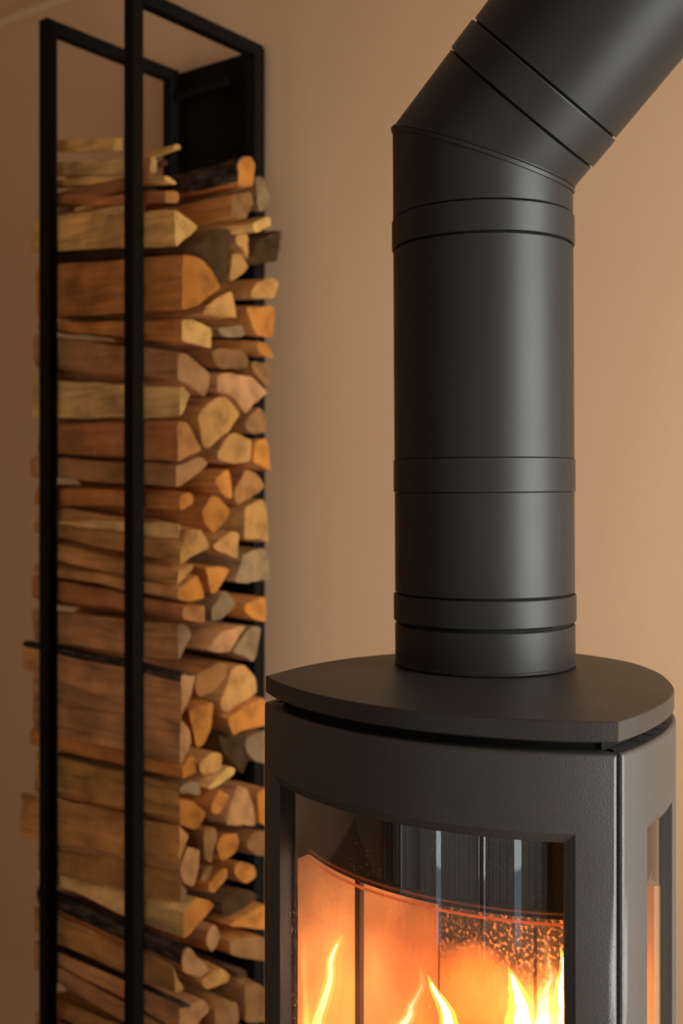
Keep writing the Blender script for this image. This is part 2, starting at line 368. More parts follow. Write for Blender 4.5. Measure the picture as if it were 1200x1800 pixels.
# ------------------------------------------------------------------ firewood
REG = {1: (240, 230), 2: (240, 480), 3: (240, 720), 4: (240, 960), 5: (220, 1140), 6: (220, 1340), 7: (220, 1520)}
ZS = 1200/280.0
K0 = -1.15
def px2nz(x, y, k):
    a_ = (x-600)/F; Y = k/(.8*a_-.6)
    return Y*(.6*a_+.8), EYE-(y-HOR)/F*Y
def front_cz(x, y, n=1.155):
    a_ = (x-600)/F; Y = n/(.6*a_+.8)
    return Y*(.8*a_-.6), EYE-(y-HOR)/F*Y
def log_mesh(sec, kR, kL, sT, sB, kind, seed, rough=1.0):
    rnd = random.Random(seed)
    cn_ = sum(p[0] for p in sec)/len(sec); cz = sum(p[1] for p in sec)/len(sec)
    # densify and soften the outline
    pts = []; m = len(sec)
    for i in range(m):
        p0 = sec[i]; p1 = sec[(i+1) % m]; L = math.hypot(p1[0]-p0[0], p1[1]-p0[1]); q = max(2, int(L/.0065))
        for j in range(q):
            f = j/q
            pts.append([p0[0]+(p1[0]-p0[0])*f, p0[1]+(p1[1]-p0[1])*f])
    M = len(pts)
    sm = []
    for i in range(M):
        a0, b0, c0 = pts[i-1], pts[i], pts[(i+1) % M]
        sm.append([b0[0]*.64+(a0[0]+c0[0])*.18, b0[1]*.64+(a0[1]+c0[1])*.18])
    pts = sm
    zmin = min(p[1] for p in pts); zmax = max(p[1] for p in pts)
    NS = max(4, int((kR-kL)/.028)); rows = []
    cm = (kR+kL)/2
    tl = rnd.uniform(-.012, .012); tr = rnd.uniform(-.004, .004)
    for s in range(NS+1):
        f = s/NS; row = []
        for (pn, pz) in pts:
            c = kR+(kL-kR)*f
            wz = (pz-zmin)/max(1e-5, zmax-zmin)
            dz = (c-kR)*(sB+(sT-sB)*wz)+(noise.noise(Vector((c*11, seed*1.7, 0)))-noise.noise(Vector((kR*11, seed*1.7, 0))))*.0035
            v = Vector((c*9, pn*34, pz*34+seed*3.1))
            nv = noise.noise(v)*.0026*rough+noise.noise(v*3.1)*.0010*rough
            rn, rz = pn-cn_, pz-cz; L = math.hypot(rn, rz) or 1
            e = nv-.0003
            if s == 0: e -= .0008
            cc = c
            if s in (0, NS):
                cc += (tr if s == 0 else tl)*(rz/.03)*.5+noise.noise(Vector((pn*60, pz*60, seed)))*.0018*(1 if s == 0 else 1.8)
            nn = pn+rn/L*e
            nn = max(nn, PN+PS+.0008)
            nn = min(nn, PN+RD-PS-.0006)
            row.append((cc-cm, nn-cn_, pz+rz/L*e+dz-cz))
        rows.append(row)
    V = []; Fc = []; fm = []
    for r_ in rows: V += r_
    for i in range(NS):
        for j in range(M):
            Fc.append([i*M+j, i*M+(j+1) % M, (i+1)*M+(j+1) % M, (i+1)*M+j]); fm.append(0)
    # end faces: triangulate fan via ngon
    Fc.append(list(range(M))); fm.append(1)
    Fc.append([NS*M+j for j in range(M)]); fm.append(1)
    return V, Fc, fm, (cm, cn_, cz), rows, pts
LOGN = [0]; DONE = []; FRONT = []
def inside(p, Q):
    x, y = p; r_ = False
    for i in range(len(Q)):
        (x1, y1), (x2, y2) = Q[i-1], Q[i]
        if (y1 > y) != (y2 > y) and x < (x2-x1)*(y-y1)/(y2-y1)+x1: r_ = not r_
    return r_
def log(reg, poly, kind, desc, bands=None, kR=K0, kL=None, bark=None, slope=None, rough=1.0, px=False, end=None):
    LOGN[0] += 1; seed = LOGN[0]; rnd = random.Random(seed*17)
    ox, oy = REG.get(reg, (0, 0))
    P = [((x, y) if px else (ox+x/ZS, oy+y/ZS)) for x, y in poly]
    mx_ = sum(p[0] for p in P)/len(P); my_ = sum(p[1] for p in P)/len(P)
    P = [(mx_+(x-mx_)*.99, my_+(y-my_)*.99) for x, y in P]
    if bands: P = [(x, my_+(y-my_)*.965) for x, y in P]
    Q_ = []
    for p in P:      # keep clear of the neighbours already laid
        for it in range(12):
            if any(inside(p, D_) for D_ in DONE): p = (p[0]+(mx_-p[0])*.06, p[1]+(my_-p[1])*.06)
        Q_.append(p)
    P = Q_
    DONE.append([(mx_+(x-mx_)*1.05, my_+(y-my_)*1.05) for x, y in P])
    sec = [list(px2nz(x, y, kR)) for x, y in P]
    for s_ in sec: s_[1] = max(s_[1], .3545)
    for s_ in sec: s_[0] = min(max(s_[0], PN+PS+.001), PN+RD-PS-.0015)
    # orientation
    if bands: kR = kR+rnd.uniform(-.010, .006)
    if kL is None: kL = -1.470-rnd.uniform(-.012, .014)
    if bands:
        (t1, b1), (t2, b2) = bands
        c1, zt1 = front_cz(105, t1); _, zb1 = front_cz(105, b1); c2, zt2 = front_cz(217, t2); _, zb2 = front_cz(217, b2)
        sT = (zt2-zt1)/(c2-c1); sB = (zb2-zb1)/(c2-c1); FRONT.append((my_, (sT+sB)/2))
    elif slope is not None: sT, sB = slope
    else: 
        ws = [(math.exp(-((q[0]-my_)/70)**2), q[1]) for q in FRONT]; sT = sB = sum(a_*b_ for a_, b_ in ws)/max(1e-6, sum(a_ for a_, _ in ws)) if ws else 0
    V, Fc, fm, org, rows, pts = log_mesh(sec, kR, kL, sT, sB, kind, seed, rough)
    side, endm = WM[kind][0], WM[end or kind][1]
    o = build('firewood_log', V, Fc, None, None, 32, mats=[side, endm], fmat=fm)
    o.location = cn(org[0], org[1], org[2]); o.rotation_euler[2] = ROT
    col = {'tan': 'tan', 'yellow': 'yellowish', 'pale': 'pale', 'red': 'reddish brown', 'orange': 'orange brown', 'pink': 'pinkish brown', 'brown': 'brown', 'dark': 'dark', 'gray': 'greyish'}[kind]
    tag(o, desc, 'firewood', 'split logs stacked in the rack')
    o['_px'] = (mx_, my_)
    if bark:      # a shell of bark over part of the outline: fractions of the outline's angle from the centroid
        a0, a1 = math.radians(bark[0]), math.radians(bark[1])
        sel = []
        M = len(pts)
        ang = [math.atan2(rows[0][j][2], rows[0][j][1]) % math.tau for j in range(M)]
        order = sorted([j for j in range(M) if (ang[j]-a0) % math.tau <= (a1-a0) % math.tau], key=lambda j: (ang[j]-a0) % math.tau)
        if len(order) > 2:
            outr = []; inr = []
            for r_ in rows:
                oo = []; ii = []
                for q, j in enumerate(order):
                    x, y, z = r_[j]; L = math.hypot(y, z) or 1; edge = 0 if q in (0, len(order)-1) else 1
                    th = .0012+.0011*noise.noise(Vector((x*40, y*90, z*90+seed)))
                    e = (th if edge else .0005)
                    oo.append((x, min(max(y+y/L*e, PN+PS+.0005-org[1]), PN+RD-PS-.0005-org[1]), z+z/L*e)); ii.append((x, y-y/L*.002, z-z/L*.002))
                outr.append(oo); inr.append(ii)
            mb = MB()
            ring = [a_+b_[::-1] for a_, b_ in zip(outr, inr)]
            mb.grid(ring, closed_v=True); mb.cap(ring[0]); mb.cap(ring[-1])
            bk = mb.out('bark', M_bark, o, 50); bk['label'] = 'dark rough bark'
    return o

# short pieces and sticks lying on top of the stack
log(0, [(200, 240), (218, 241), (218, 266), (200, 267)], 'yellow', 'short yellow split billet topmost in the rack between the two front posts', ((243, 263), (243, 264)), kR=-1.305, kL=-1.47, px=True, slope=None)
log(1, [(268, 92), (310, 74), (350, 105), (347, 150), (310, 163), (268, 160)], 'yellow', 'thin pale stick with rounded end poking out near the stack top', kR=-1.205, kL=-1.45, slope=(.03, .03))
log(0, [(268, 270), (281, 271), (281, 303), (268, 304)], 'pale', 'rough pale slab just under the topmost yellow billet', ((282, 303), (276, 301)), kR=-1.218, kL=-1.47, px=True, rough=2.0)
log(1, [(196, 325), (240, 335), (312, 408), (270, 412), (196, 395)], 'yellow', 'narrow yellow sliver with a pointed tip near the stack top', ((311, 322), (305, 318)), kR=-1.197, kL=-1.46)
log(0, [(150, 330), (172, 335), (175, 384), (150, 385)], 'gray', 'short grey brown chunk behind the left front post near the stack top', kR=-1.407, kL=-1.515, px=True, end='brown', slope=(0, 0))
log(0, [(262, 328), (277, 330), (277, 358), (262, 358)], 'yellow', 'smooth yellow block behind the right front post under the slivers', kR=-1.225, kL=-1.395, px=True, slope=(0, -.05))
log(0, [(226, 300), (257, 302), (258, 338), (226, 340)], 'brown', 'brown split log hidden behind the slivers below the stack top', kR=-1.26, kL=-1.455, px=True, slope=(0, 0))
log(0, [(226, 342), (258, 343), (262, 382), (226, 384)], 'brown', 'dark brown log resting on the first big yellowish front log', kR=-1.26, kL=-1.455, px=True, slope=(0, 0))
log(0, [(206, 357), (226, 358), (226, 376), (206, 376)], 'pale', 'small pale round stick showing left of the right front post', kR=-1.275, kL=-1.35, px=True, slope=(0, 0))
log(1, [(165, 195), (235, 200), (250, 255), (190, 300), (165, 300)], 'dark', 'small dark frayed stub between the pale stick and the black back panel', kR=-1.235, kL=-1.45, rough=2)
log(1, [(205, 452), (318, 455), (325, 545), (205, 550)], 'red', 'reddish block end peeping out just above the first big front log', kR=-1.19, kL=-1.45)
barklog = log(1, [(770, 240), (805, 192), (860, 196), (888, 245), (882, 405), (850, 425), (765, 410)], 'orange', 'bark-covered log lying highest against the black back panel', kR=-1.16, slope=(.02, .0), bark=(50, 228), rough=2)
log(1, [(700, 460), (760, 452), (880, 440), (905, 560), (830, 685), (690, 675)], 'orange', 'broad brown log under the bark-covered one beside the back panel', slope=(.0, .0), end='brown', rough=1.6)
log(1, [(895, 340), (950, 340), (1020, 500), (1005, 560), (930, 625), (895, 560)], 'gray', 'greyish log end with a pale rim at the upper right corner of the stack', kR=-1.165, bark=(20, 120))
_mb = MB(); _rows = []
for zz_, rr_ in ((.012, .0085), (.024, .0075), (.031, .0068)):
    _rows.append([(-.052+rr_*math.cos(q), -.006+rr_*math.sin(q), zz_) for q in [math.tau*k/10 for k in range(10)]])
_mb.grid(_rows, closed_v=True); _mb.cap(_rows[0]); _mb.cap(_rows[-1]); _mb.out('branch_stub', WM['red'][0], barklog, 40)
# the front row, from the top down
log(1, [(318, 572), (365, 592), (508, 712), (440, 785), (335, 865), (313, 868)], 'yellow', 'first big log of the front row, yellowish with a sharp wedge tip', ((392, 454), (385, 447)))
log(1, [(318, 925), (420, 930), (490, 970), (550, 1050), (590, 1130), (612, 1190), (520, 1262), (440, 1336), (318, 1365)], 'orange', 'thickest log of the front row, orange brown with a rounded end', ((464, 565), (455, 558)))
log(2, [(312, 345), (400, 332), (555, 415), (555, 582), (430, 545), (308, 522)], 'orange', 'front row log with a clean cream cut face, below the thickest log', ((566, 598), (562, 610)), end='yellow')
log(2, [(315, 592), (375, 592), (478, 680), (582, 770), (537, 950), (395, 850), (315, 808)], 'pink', 'front row log with a cracked folded end, below the cream cut face', ((594, 652), (609, 658)))
log(2, [(312, 840), (340, 850), (412, 912), (330, 1085), (312, 1085)], 'pale', 'rough pale log of the front row with shredded split face', ((657, 724), (663, 721)), rough=2.2)
log(3, [(312, 72), (390, 78), (450, 180), (508, 310), (340, 400), (312, 402)], 'red', 'wide dark red log of the front row under the rough pale log', ((733, 800), (729, 806)))
log(3, [(310, 412), (345, 412), (508, 338), (580, 395), (440, 530), (350, 590), (310, 592)], 'pink', 'flat brown log of the front row level with the middle ring of the pipe', ((805, 846), (811, 854)))
log(3, [(312, 622), (440, 580), (485, 650), (465, 722), (345, 785), (312, 782)], 'orange', 'slim rounded log of the front row below the middle ring level', ((842, 880), (853, 884)))
log(3, [(312, 800), (345, 885), (335, 990), (312, 1015)], 'pale', 'pale fibrous log of the front row just below the slim rounded one', ((891, 921), (892, 938)), rough=2)
log(3, [(314, 1035), (350, 1005), (355, 890), (480, 892), (548, 1040), (400, 1118), (320, 1178), (314, 1178)], 'tan', 'front row log whose end swings upward like a hook', ((923, 958), (943, 983)))
log(4, [(312, 180), (440, 128), (432, 180), (312, 318)], 'tan', 'thin wedge of the front row with an upturned tip', ((961, 988), (986, 1013)))
log(4, [(312, 320), (390, 272), (490, 205), (532, 398), (400, 422), (312, 415)], 'tan', 'front row log showing as a thin pale band with a fin-shaped end', ((1000, 1022), (1019, 1044)), end='orange')
log(4, [(312, 445), (500, 438), (492, 582), (312, 552)], 'red', 'slim square-ended plank-like log in the front row above the grey-ended one', ((1026, 1084), (1049, 1098)))
log(4, [(312, 582), (395, 588), (432, 675), (352, 800), (312, 880)], 'pink', 'front row log with a dark grey end, just above the wide gap', ((1081, 1130), (1096, 1148)), end='gray')
log(5, [(335, 180), (522, 170), (492, 330), (402, 498), (352, 590), (335, 592)], 'pink', 'largest log of the lower front row, pinkish and bulging left of the left post', ((1148, 1230), (1171, 1272)), kL=-1.50, bark=(55, 112))  # dark top strip stands in for the shaded gap above, not real bark
log(5, [(345, 622), (372, 540), (430, 515), (497, 620), (502, 720), (352, 900), (345, 860)], 'pink', 'front row log with a cracked pink end level with the stove top plate', ((1240, 1314), (1280, 1340)))
log(5, [(342, 915), (380, 900), (490, 780), (527, 930), (390, 1000), (342, 990)], 'orange', 'front row log with a small bright orange wedge end', ((1324, 1352), (1352, 1380)))
log(6, [(345, 158), (380, 165), (395, 252), (385, 440), (345, 455)], 'yellow', 'striped yellowish log of the front row level with the stove door header', ((1358, 1406), (1384, 1430)), rough=1.5)
log(6, [(345, 478), (370, 478), (492, 540), (430, 690), (405, 790), (345, 788)], 'tan', 'broad tan log of the front row sticking out furthest at the left', ((1411, 1490), (1436, 1510)), kL=-1.505)
log(6, [(342, 815), (385, 835), (420, 930), (480, 962), (372, 1112), (342, 1112)], 'tan', 'front row log resting on the log with the bright orange end', ((1495, 1543), (1512, 1570)), end='gray')
log(7, [(335, 370), (385, 350), (520, 185), (600, 220), (682, 270), (600, 380), (480, 530), (340, 622), (332, 610)], 'pale', 'pale log with knotty face and a big bright orange slanting end', ((1549, 1580), (1578, 1630)), end='orange', rough=1.8)
log(7, [(332, 672), (450, 590), (505, 650), (632, 790), (560, 850), (430, 820), (332, 760)], 'orange', 'front row log with a bark strip below the bright orange slanting end', ((1583, 1612), (1632, 1662)), bark=(60, 200), end='pink')
log(7, [(335, 790), (415, 830), (482, 950), (397, 1005), (335, 960)], 'tan', 'small tan front row log between the two bark strips', ((1617, 1648), (1666, 1697)), end='tan')
log(7, [(335, 1075), (400, 1090), (600, 1010), (655, 1085), (520, 1250), (335, 1300)], 'pink', 'wide log at the bottom of the photo in the front row, with a notched end', ((1652, 1738), (1700, 1803)), bark=(70, 140))
log(7, [(335, 1310), (500, 1270), (560, 1400), (335, 1480)], 'pink', 'lowest front row log, cut off by the bottom of the photo', ((1735, 1812), (1800, 1880)))
# behind the front row, top to bottom
B = [
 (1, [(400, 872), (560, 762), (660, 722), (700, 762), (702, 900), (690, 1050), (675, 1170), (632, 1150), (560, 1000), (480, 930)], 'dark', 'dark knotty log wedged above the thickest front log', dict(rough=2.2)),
 (1, [(850, 690), (1010, 622), (1035, 650), (1030, 720), (880, 790), (858, 765)], 'yellow', 'bright slab-like log end high at the wall side of the stack', {}),
 (1, [(730, 772), (845, 750), (862, 800), (838, 1000), (800, 905), (740, 850)], 'tan', 'upright tan log end beside the dark knotty log', {}),
 (1, [(715, 920), (790, 930), (850, 1030), (800, 1090), (705, 1140), (702, 1050)], 'tan', 'small tan wedge just below the upright tan log end', {}),
 (1, [(880, 840), (950, 800), (1080, 745), (1122, 800), (1112, 900), (1060, 1000), (940, 1005), (872, 950)], 'dark', 'round dark log bulging furthest to the right at the wall', dict(rough=1.8, bark=(300, 100), kR=-1.165)),
 (2, [(845, 150), (900, 62), (1020, 22), (1090, 50), (1080, 120), (1042, 205), (845, 205)], 'tan', 'tan half-round log end under the round dark log', {}),
 (2, [(800, 240), (1050, 232), (1052, 330), (1040, 500), (900, 490), (860, 400)], 'orange', 'square orange log end under the tan half-round one', {}),
 (2, [(620, 162), (730, 112), (752, 180), (780, 365), (460, 327), (505, 250)], 'tan', 'fan-shaped tan log end right of the thickest front log', {}),
 (2, [(580, 410), (690, 398), (825, 378), (832, 480), (730, 502), (610, 480)], 'gray', 'small grey weathered log end below the fan-shaped one', {}),
 (2, [(905, 505), (980, 530), (1050, 640), (1000, 652), (912, 605)], 'orange', 'little orange triangle end squeezed below the square orange end', {}),
 (2, [(560, 590), (640, 552), (800, 575), (852, 650), (840, 715), (640, 728), (600, 700)], 'brown', 'brown flat log end beside the cream cut face', {}),
 (2, [(862, 655), (1010, 680), (1005, 850), (970, 850), (872, 735)], 'brown', 'brown wedge end at the wall right of the brown flat one', {}),
 (2, [(600, 760), (690, 752), (800, 762), (880, 780), (992, 900), (865, 1008), (820, 1070), (745, 960), (680, 905), (610, 900)], 'pink', 'large cracked pinkish end with a point towards the wall', {}),
 (3, [(450, 60), (500, -20), (620, -100), (672, -98), (790, 30), (710, 150), (550, 300), (515, 290)], 'tan', 'large tan diamond-shaped end right of the wide dark red front log', {}),
 (3, [(815, 90), (930, -20), (970, 20), (985, 180), (865, 188), (818, 150)], 'brown', 'brown square end at the wall above the level of the middle pipe ring', {}),
 (3, [(690, 190), (730, 172), (870, 230), (865, 390), (740, 410), (620, 380), (600, 330)], 'tan', 'tan five-sided end between the diamond end and the wall', {}),
 (3, [(890, 217), (985, 212), (1000, 330), (1015, 470), (940, 430), (872, 400), (880, 300)], 'orange', 'narrow cracked orange end at the wall beside the five-sided one', {}),
 (3, [(580, 530), (690, 440), (712, 560), (722, 682), (640, 640)], 'orange', 'thin upright orange wedge level with the middle pipe ring', {}),
 (3, [(735, 600), (820, 440), (900, 470), (970, 580), (860, 670), (762, 722), (730, 672)], 'red', 'reddish heart-shaped end below the five-sided one', {}),
 (3, [(480, 762), (560, 640), (620, 652), (712, 770), (650, 870), (580, 940), (500, 850)], 'orange', 'small orange diamond end right of the slim rounded front log', {}),
 (3, [(810, 742), (950, 657), (985, 740), (1000, 1010), (900, 980), (802, 980)], 'tan', 'tall clean tan end at the wall, below the heart-shaped one', {}),
 (3, [(560, 1030), (720, 902), (775, 922), (770, 1130), (620, 1080)], 'tan', 'tan wedge end left of and below the tall clean tan one', {}),
 (4, [(800, 60), (870, 20), (970, 10), (1000, 130), (990, 250), (850, 282), (720, 280), (770, 180)], 'gray', 'grey brown block end at the wall under the tall clean tan one', {}),
 (4, [(500, 140), (620, 118), (742, 150), (680, 250), (590, 380), (540, 400), (528, 280)], 'orange', 'deep orange funnel-shaped end beside the fin-shaped one', dict(kR=-1.16)),
 (4, [(650, 300), (700, 310), (790, 440), (640, 590), (545, 600), (540, 480), (600, 400)], 'gray', 'light grey weathered oval end above the stove top', {}),
 (4, [(815, 430), (980, 372), (980, 470), (970, 580), (870, 550), (810, 500)], 'orange', 'bright orange end at the wall above the left tip of the stove top', {}),
 (4, [(520, 780), (640, 642), (780, 600), (832, 590), (765, 700), (702, 800), (600, 802)], 'pink', 'slanting pinkish end below the light grey oval one', {}),
 (4, [(860, 592), (940, 602), (930, 740), (890, 880), (800, 840), (715, 802), (785, 690)], 'gray', 'grey brown slab end at the wall beside the slanting pinkish one', {}),
 (5, [(520, 190), (570, 178), (690, 100), (768, 112), (768, 220), (655, 350), (565, 372), (530, 330)], 'red', 'reddish rounded end behind the largest lower front log', {}),
 (5, [(715, 370), (765, 275), (812, 132), (900, 112), (1000, 222), (1000, 330), (860, 428), (740, 492), (712, 445)], 'tan', 'large tan leaf-shaped end just left of the stove top plate', {}),
 (5, [(480, 472), (520, 440), (670, 392), (662, 560), (592, 730), (535, 765), (500, 610)], 'orange', 'long orange fang-shaped end level with the stove top plate', {}),
 (5, [(770, 530), (860, 460), (1040, 362), (1062, 400), (1062, 580), (885, 620), (812, 660)], 'orange', 'orange end touching the left edge of the stove in view', {}),
 (5, [(900, 662), (1060, 612), (1075, 870), (975, 858), (905, 765)], 'gray', 'grey end beside the stove below the orange one', {}),
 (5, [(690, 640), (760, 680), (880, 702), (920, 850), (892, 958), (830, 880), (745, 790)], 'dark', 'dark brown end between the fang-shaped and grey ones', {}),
 (5, [(545, 870), (650, 782), (730, 792), (730, 905), (600, 962), (560, 935)], 'tan', 'tan block end under the fang-shaped one', {}),
 (5, [(612, 1060), (780, 880), (830, 902), (822, 950), (655, 1062)], 'yellow', 'thin slanting light stick under the tan block end', {}),
 (5, [(395, 1045), (510, 992), (570, 1022), (582, 1110), (480, 1098), (392, 1100)], 'gray', 'small dark grey end level with the door header', {}),
 (6, [(400, 268), (510, 290), (627, 390), (537, 525), (395, 480), (388, 350)], 'orange', 'orange square end under the small dark grey one', dict(end='orange')),
 (6, [(650, 302), (710, 197), (790, 240), (760, 320), (700, 402), (640, 392)], 'orange', 'small orange lozenge end below the slanting stick', {}),
 (6, [(750, 480), (800, 282), (850, 162), (930, 202), (970, 330), (982, 482)], 'pink', 'big pinkish trapezoid end beside the stove door', {}),
 (6, [(985, 220), (1075, 180), (1085, 490), (1015, 470), (1000, 330)], 'orange', 'brown end half hidden by the stove, next to the big trapezoid', {}),
 (6, [(590, 510), (680, 470), (702, 560), (662, 670), (650, 765), (600, 730)], 'brown', 'narrow brown end left of the oval one', {}),
 (6, [(700, 600), (750, 532), (850, 530), (862, 600), (830, 690), (722, 752), (690, 680)], 'orange', 'oval orange end under the big trapezoid', {}),
 (6, [(910, 600), (965, 520), (1085, 510), (1085, 720), (985, 718), (922, 652)], 'brown', 'brown end against the stove right of the oval one', {}),
 (6, [(815, 762), (860, 735), (982, 770), (1005, 860), (920, 930), (850, 890), (812, 832)], 'orange', 'orange brown rounded end below the oval one', {}),
 (6, [(612, 932), (720, 792), (790, 780), (782, 860), (720, 942), (662, 1012), (610, 992)], 'orange', 'slanting orange bar end left of the rounded one', {}),
 (6, [(552, 900), (600, 802), (662, 772), (645, 835), (605, 905)], 'brown', 'tiny brown wedge beside the slanting orange bar end', {}),
 (6, [(475, 620), (575, 640), (562, 790), (512, 948), (440, 925), (405, 810), (435, 720)], 'pink', 'long pinkish end above the bright orange slanting one', {}),
 (6, [(700, 1060), (850, 942), (950, 942), (1030, 1010), (900, 1100), (780, 1190), (702, 1182)], 'dark', 'dark bark-faced log end right of the bright orange slanting one', dict(rough=2)),
 (7, [(740, 470), (870, 382), (1080, 262), (1085, 505), (900, 492)], 'orange', 'orange brown triangle end touching the stove side', {}),
 (7, [(760, 560), (900, 520), (1085, 522), (1085, 750), (900, 722), (760, 692)], 'orange', 'wide orange brown end under the triangle one', dict(end='brown')),
 (7, [(615, 480), (680, 430), (722, 520), (702, 620), (642, 682), (600, 590)], 'pink', 'small upright pinkish end below the slanting orange one', {}),
 (7, [(565, 892), (640, 800), (740, 770), (802, 832), (780, 890), (600, 952)], 'tan', 'flat tan end below the small upright one', {}),
 (7, [(900, 900), (1000, 892), (1085, 950), (1085, 1190), (900, 1190)], 'brown', 'brown end low against the stove', {}),
 (7, [(672, 1100), (740, 1002), (850, 1032), (862, 1180), (770, 1290), (668, 1222)], 'brown', 'brown five-sided end at the bottom of the photo', {}),
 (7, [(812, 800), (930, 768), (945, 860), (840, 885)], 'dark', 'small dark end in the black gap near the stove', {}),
]
for reg, poly, kind, desc, kw in B: log(reg, poly, kind, desc, None, **kw)
# the lowest layer, under the picture's edge, carrying the rest on the shelf
LOW = [(316, 372, 1836, 1885, 'tan', 'tan log in the lower front row under the photo edge'), (375, 420, 1830, 1872, 'pink', 'pinkish log in the second column under the photo edge'),
       (424, 476, 1815, 1878, 'brown', 'brown log at the wall side under the photo edge'), (376, 420, 1795, 1826, 'orange', 'orange log just above the photo edge in the second column'),
       (316, 350, 1890, 1975, 'tan', 'tan log on the shelf in the front corner of the rack'), (354, 400, 1878, 1975, 'red', 'reddish log on the rack shelf beside the front one'),
       (404, 440, 1876, 1975, 'tan', 'tan log on the rack shelf beside the rearmost one'), (444, 482, 1882, 1975, 'brown', 'brown log on the rack shelf against the back panel')]
for x0, x1, y0, y1, kd, ds in LOW:
    log(0, [(x0, y0), (x1, y0+4), (x1, y1), (x0+6, y1)], kd, ds, px=True, slope=(0, 0))
for o in list(COL.objects):
    if '_px' in o: del o['_px']
# settle the stack: where two logs still touch through each other, both give way a little
from mathutils.bvhtree import BVHTree
logs = [o for o in COL.objects if o.name.startswith('firewood_log')]
RM = Matrix.Rotation(ROT, 3, 'Z')
def tree(o):
    vs = []; ps = []
    for q in [o]+[c for c in logs_ch.get(o.name, [])]:
        k = len(vs); vs += [RM @ v.co+o.location for v in q.data.vertices]; ps += [[k+i for i in p.vertices] for p in q.data.polygons]
    lo = [min(v[i] for v in vs) for i in range(3)]; hi = [max(v[i] for v in vs) for i in range(3)]
    return BVHTree.FromPolygons(vs, ps), lo, hi
logs_ch = {}
for o in COL.objects:
    if o.parent and o.parent.name.startswith('firewood_log'): logs_ch.setdefault(o.parent.name, []).append(o)
TR = {o.name: tree(o) for o in logs}; dirty = set(TR)
for it in range(16):
    hit = set()
    for i in range(len(logs)):
        for j in range(i+1, len(logs)):
            a_, b_ = logs[i].name, logs[j].name
            if a_ not in dirty and b_ not in dirty: continue
            A_, B_ = TR[a_], TR[b_]
            if any(A_[1][k] > B_[2][k] or B_[1][k] > A_[2][k] for k in range(3)): continue
            if A_[0].overlap(B_[0]):
                ar = [(T_[2][1]-T_[1][1])*(T_[2][2]-T_[1][2])*(T_[2][0]-T_[1][0]) for T_ in (A_, B_)]
                if ar[0] < ar[1]*1.6: hit.add(a_)
                if ar[1] < ar[0]*1.6: hit.add(b_)
    if not hit: break
    for o in logs:
        if o.name in hit:
            for q in [o]+logs_ch.get(o.name, []):
                for v in q.data.vertices: v.co.y *= .975; v.co.z *= .975
            TR[o.name] = tree(o)
    dirty = hit

# ------------------------------------------------------------------ the stove
OX, OY = .069, .964
def L2(c, n): return (OX+.8*c+.6*n, OY-.6*c+.8*n)
PLZ1 = EYE-.1772; PLZ0 = PLZ1-.0165; BODYZ = EYE-.2020
stove = empty('wood_stove', (OX, OY, 0), ROT)
tag(stove, 'black cast iron wood stove with a curved glass door and a fire burning inside', 'stove')
RA, HALF = .294, math.radians(36.53); NC = .2363
def arc(th, d=0.0):      # th in radians, d = inset
    r = RA-d; return (r*math.sin(th), NC-r*math.cos(th))
def spline(pts, per):
    out = []
    P = [pts[0]]+pts+[pts[-1]]
    for i in range(1, len(P)-2):
        p0, p1, p2, p3 = P[i-1], P[i], P[i+1], P[i+2]
        for j in range(per):
            t_ = j/per
            out.append(tuple(.5*((2*p1[k])+(-p0[k]+p2[k])*t_+(2*p0[k]-5*p1[k]+4*p2[k]-p3[k])*t_*t_+(-p0[k]+3*p1[k]-3*p2[k]+p3[k])*t_**3) for k in (0, 1)))
    out.append(P[-2]); return out
SIDE = [(.175, 0), (.1775, .045), (.1735, .10), (.161, .152), (.140, .197), (.108, .245), (.062, .286), (0, .306), (-.06, .299), (-.115, .258), (-.152, .20), (-.176, .14), (-.183, .07), (-.175, 0)]
side_curve = spline(SIDE, 8)
def outline(off=0.0):
    """closed plan outline, counter-clockwise from the left front corner, offset outward by off"""
    front = [arc(-HALF+2*HALF*i/48) for i in range(48)]
    pts = front+side_curve[:-1]
    if abs(off) < 1e-9: return pts
    M = len(pts); res = []
    for i in range(M):
        a_, b_, c_ = pts[i-1], pts[i], pts[(i+1) % M]
        e1 = Vector((b_[0]-a_[0], b_[1]-a_[1])).normalized(); e2 = Vector((c_[0]-b_[0], c_[1]-b_[1])).normalized()
        n1 = Vector((e1.y, -e1.x)); n2 = Vector((e2.y, -e2.x)); nn = (n1+n2)
        nn = nn/ max(.6, nn.dot(n1)); res.append((b_[0]+nn.x*off, b_[1]+nn.y*off))
    return res
def prism(mb, rings):     # rings: list of (outline pts, z)
    rows = [[(p[0], p[1], z) for p in pts] for pts, z in rings]
    mb.grid(rows, closed_v=True); mb.cap(rows[0]); mb.cap(rows[-1]); return mb
prism(MB(), [(outline(-.0016), PLZ0), (outline(0), PLZ0+.0014), (outline(0), PLZ1-.0010), (outline(-.0004), PLZ1-.0003), (outline(-.0012), PLZ1)]).out('top_plate', M_plate, stove, 28)
prism(MB(), [(outline(-.016), BODYZ-.012), (outline(-.016), PLZ0+.0005)]).out('neck', M_black, stove, 28)
prism(MB(), [(outline(-.006), BODYZ-.006), (outline(-.006), BODYZ-.003)]).out('deck', M_black, stove, 28)

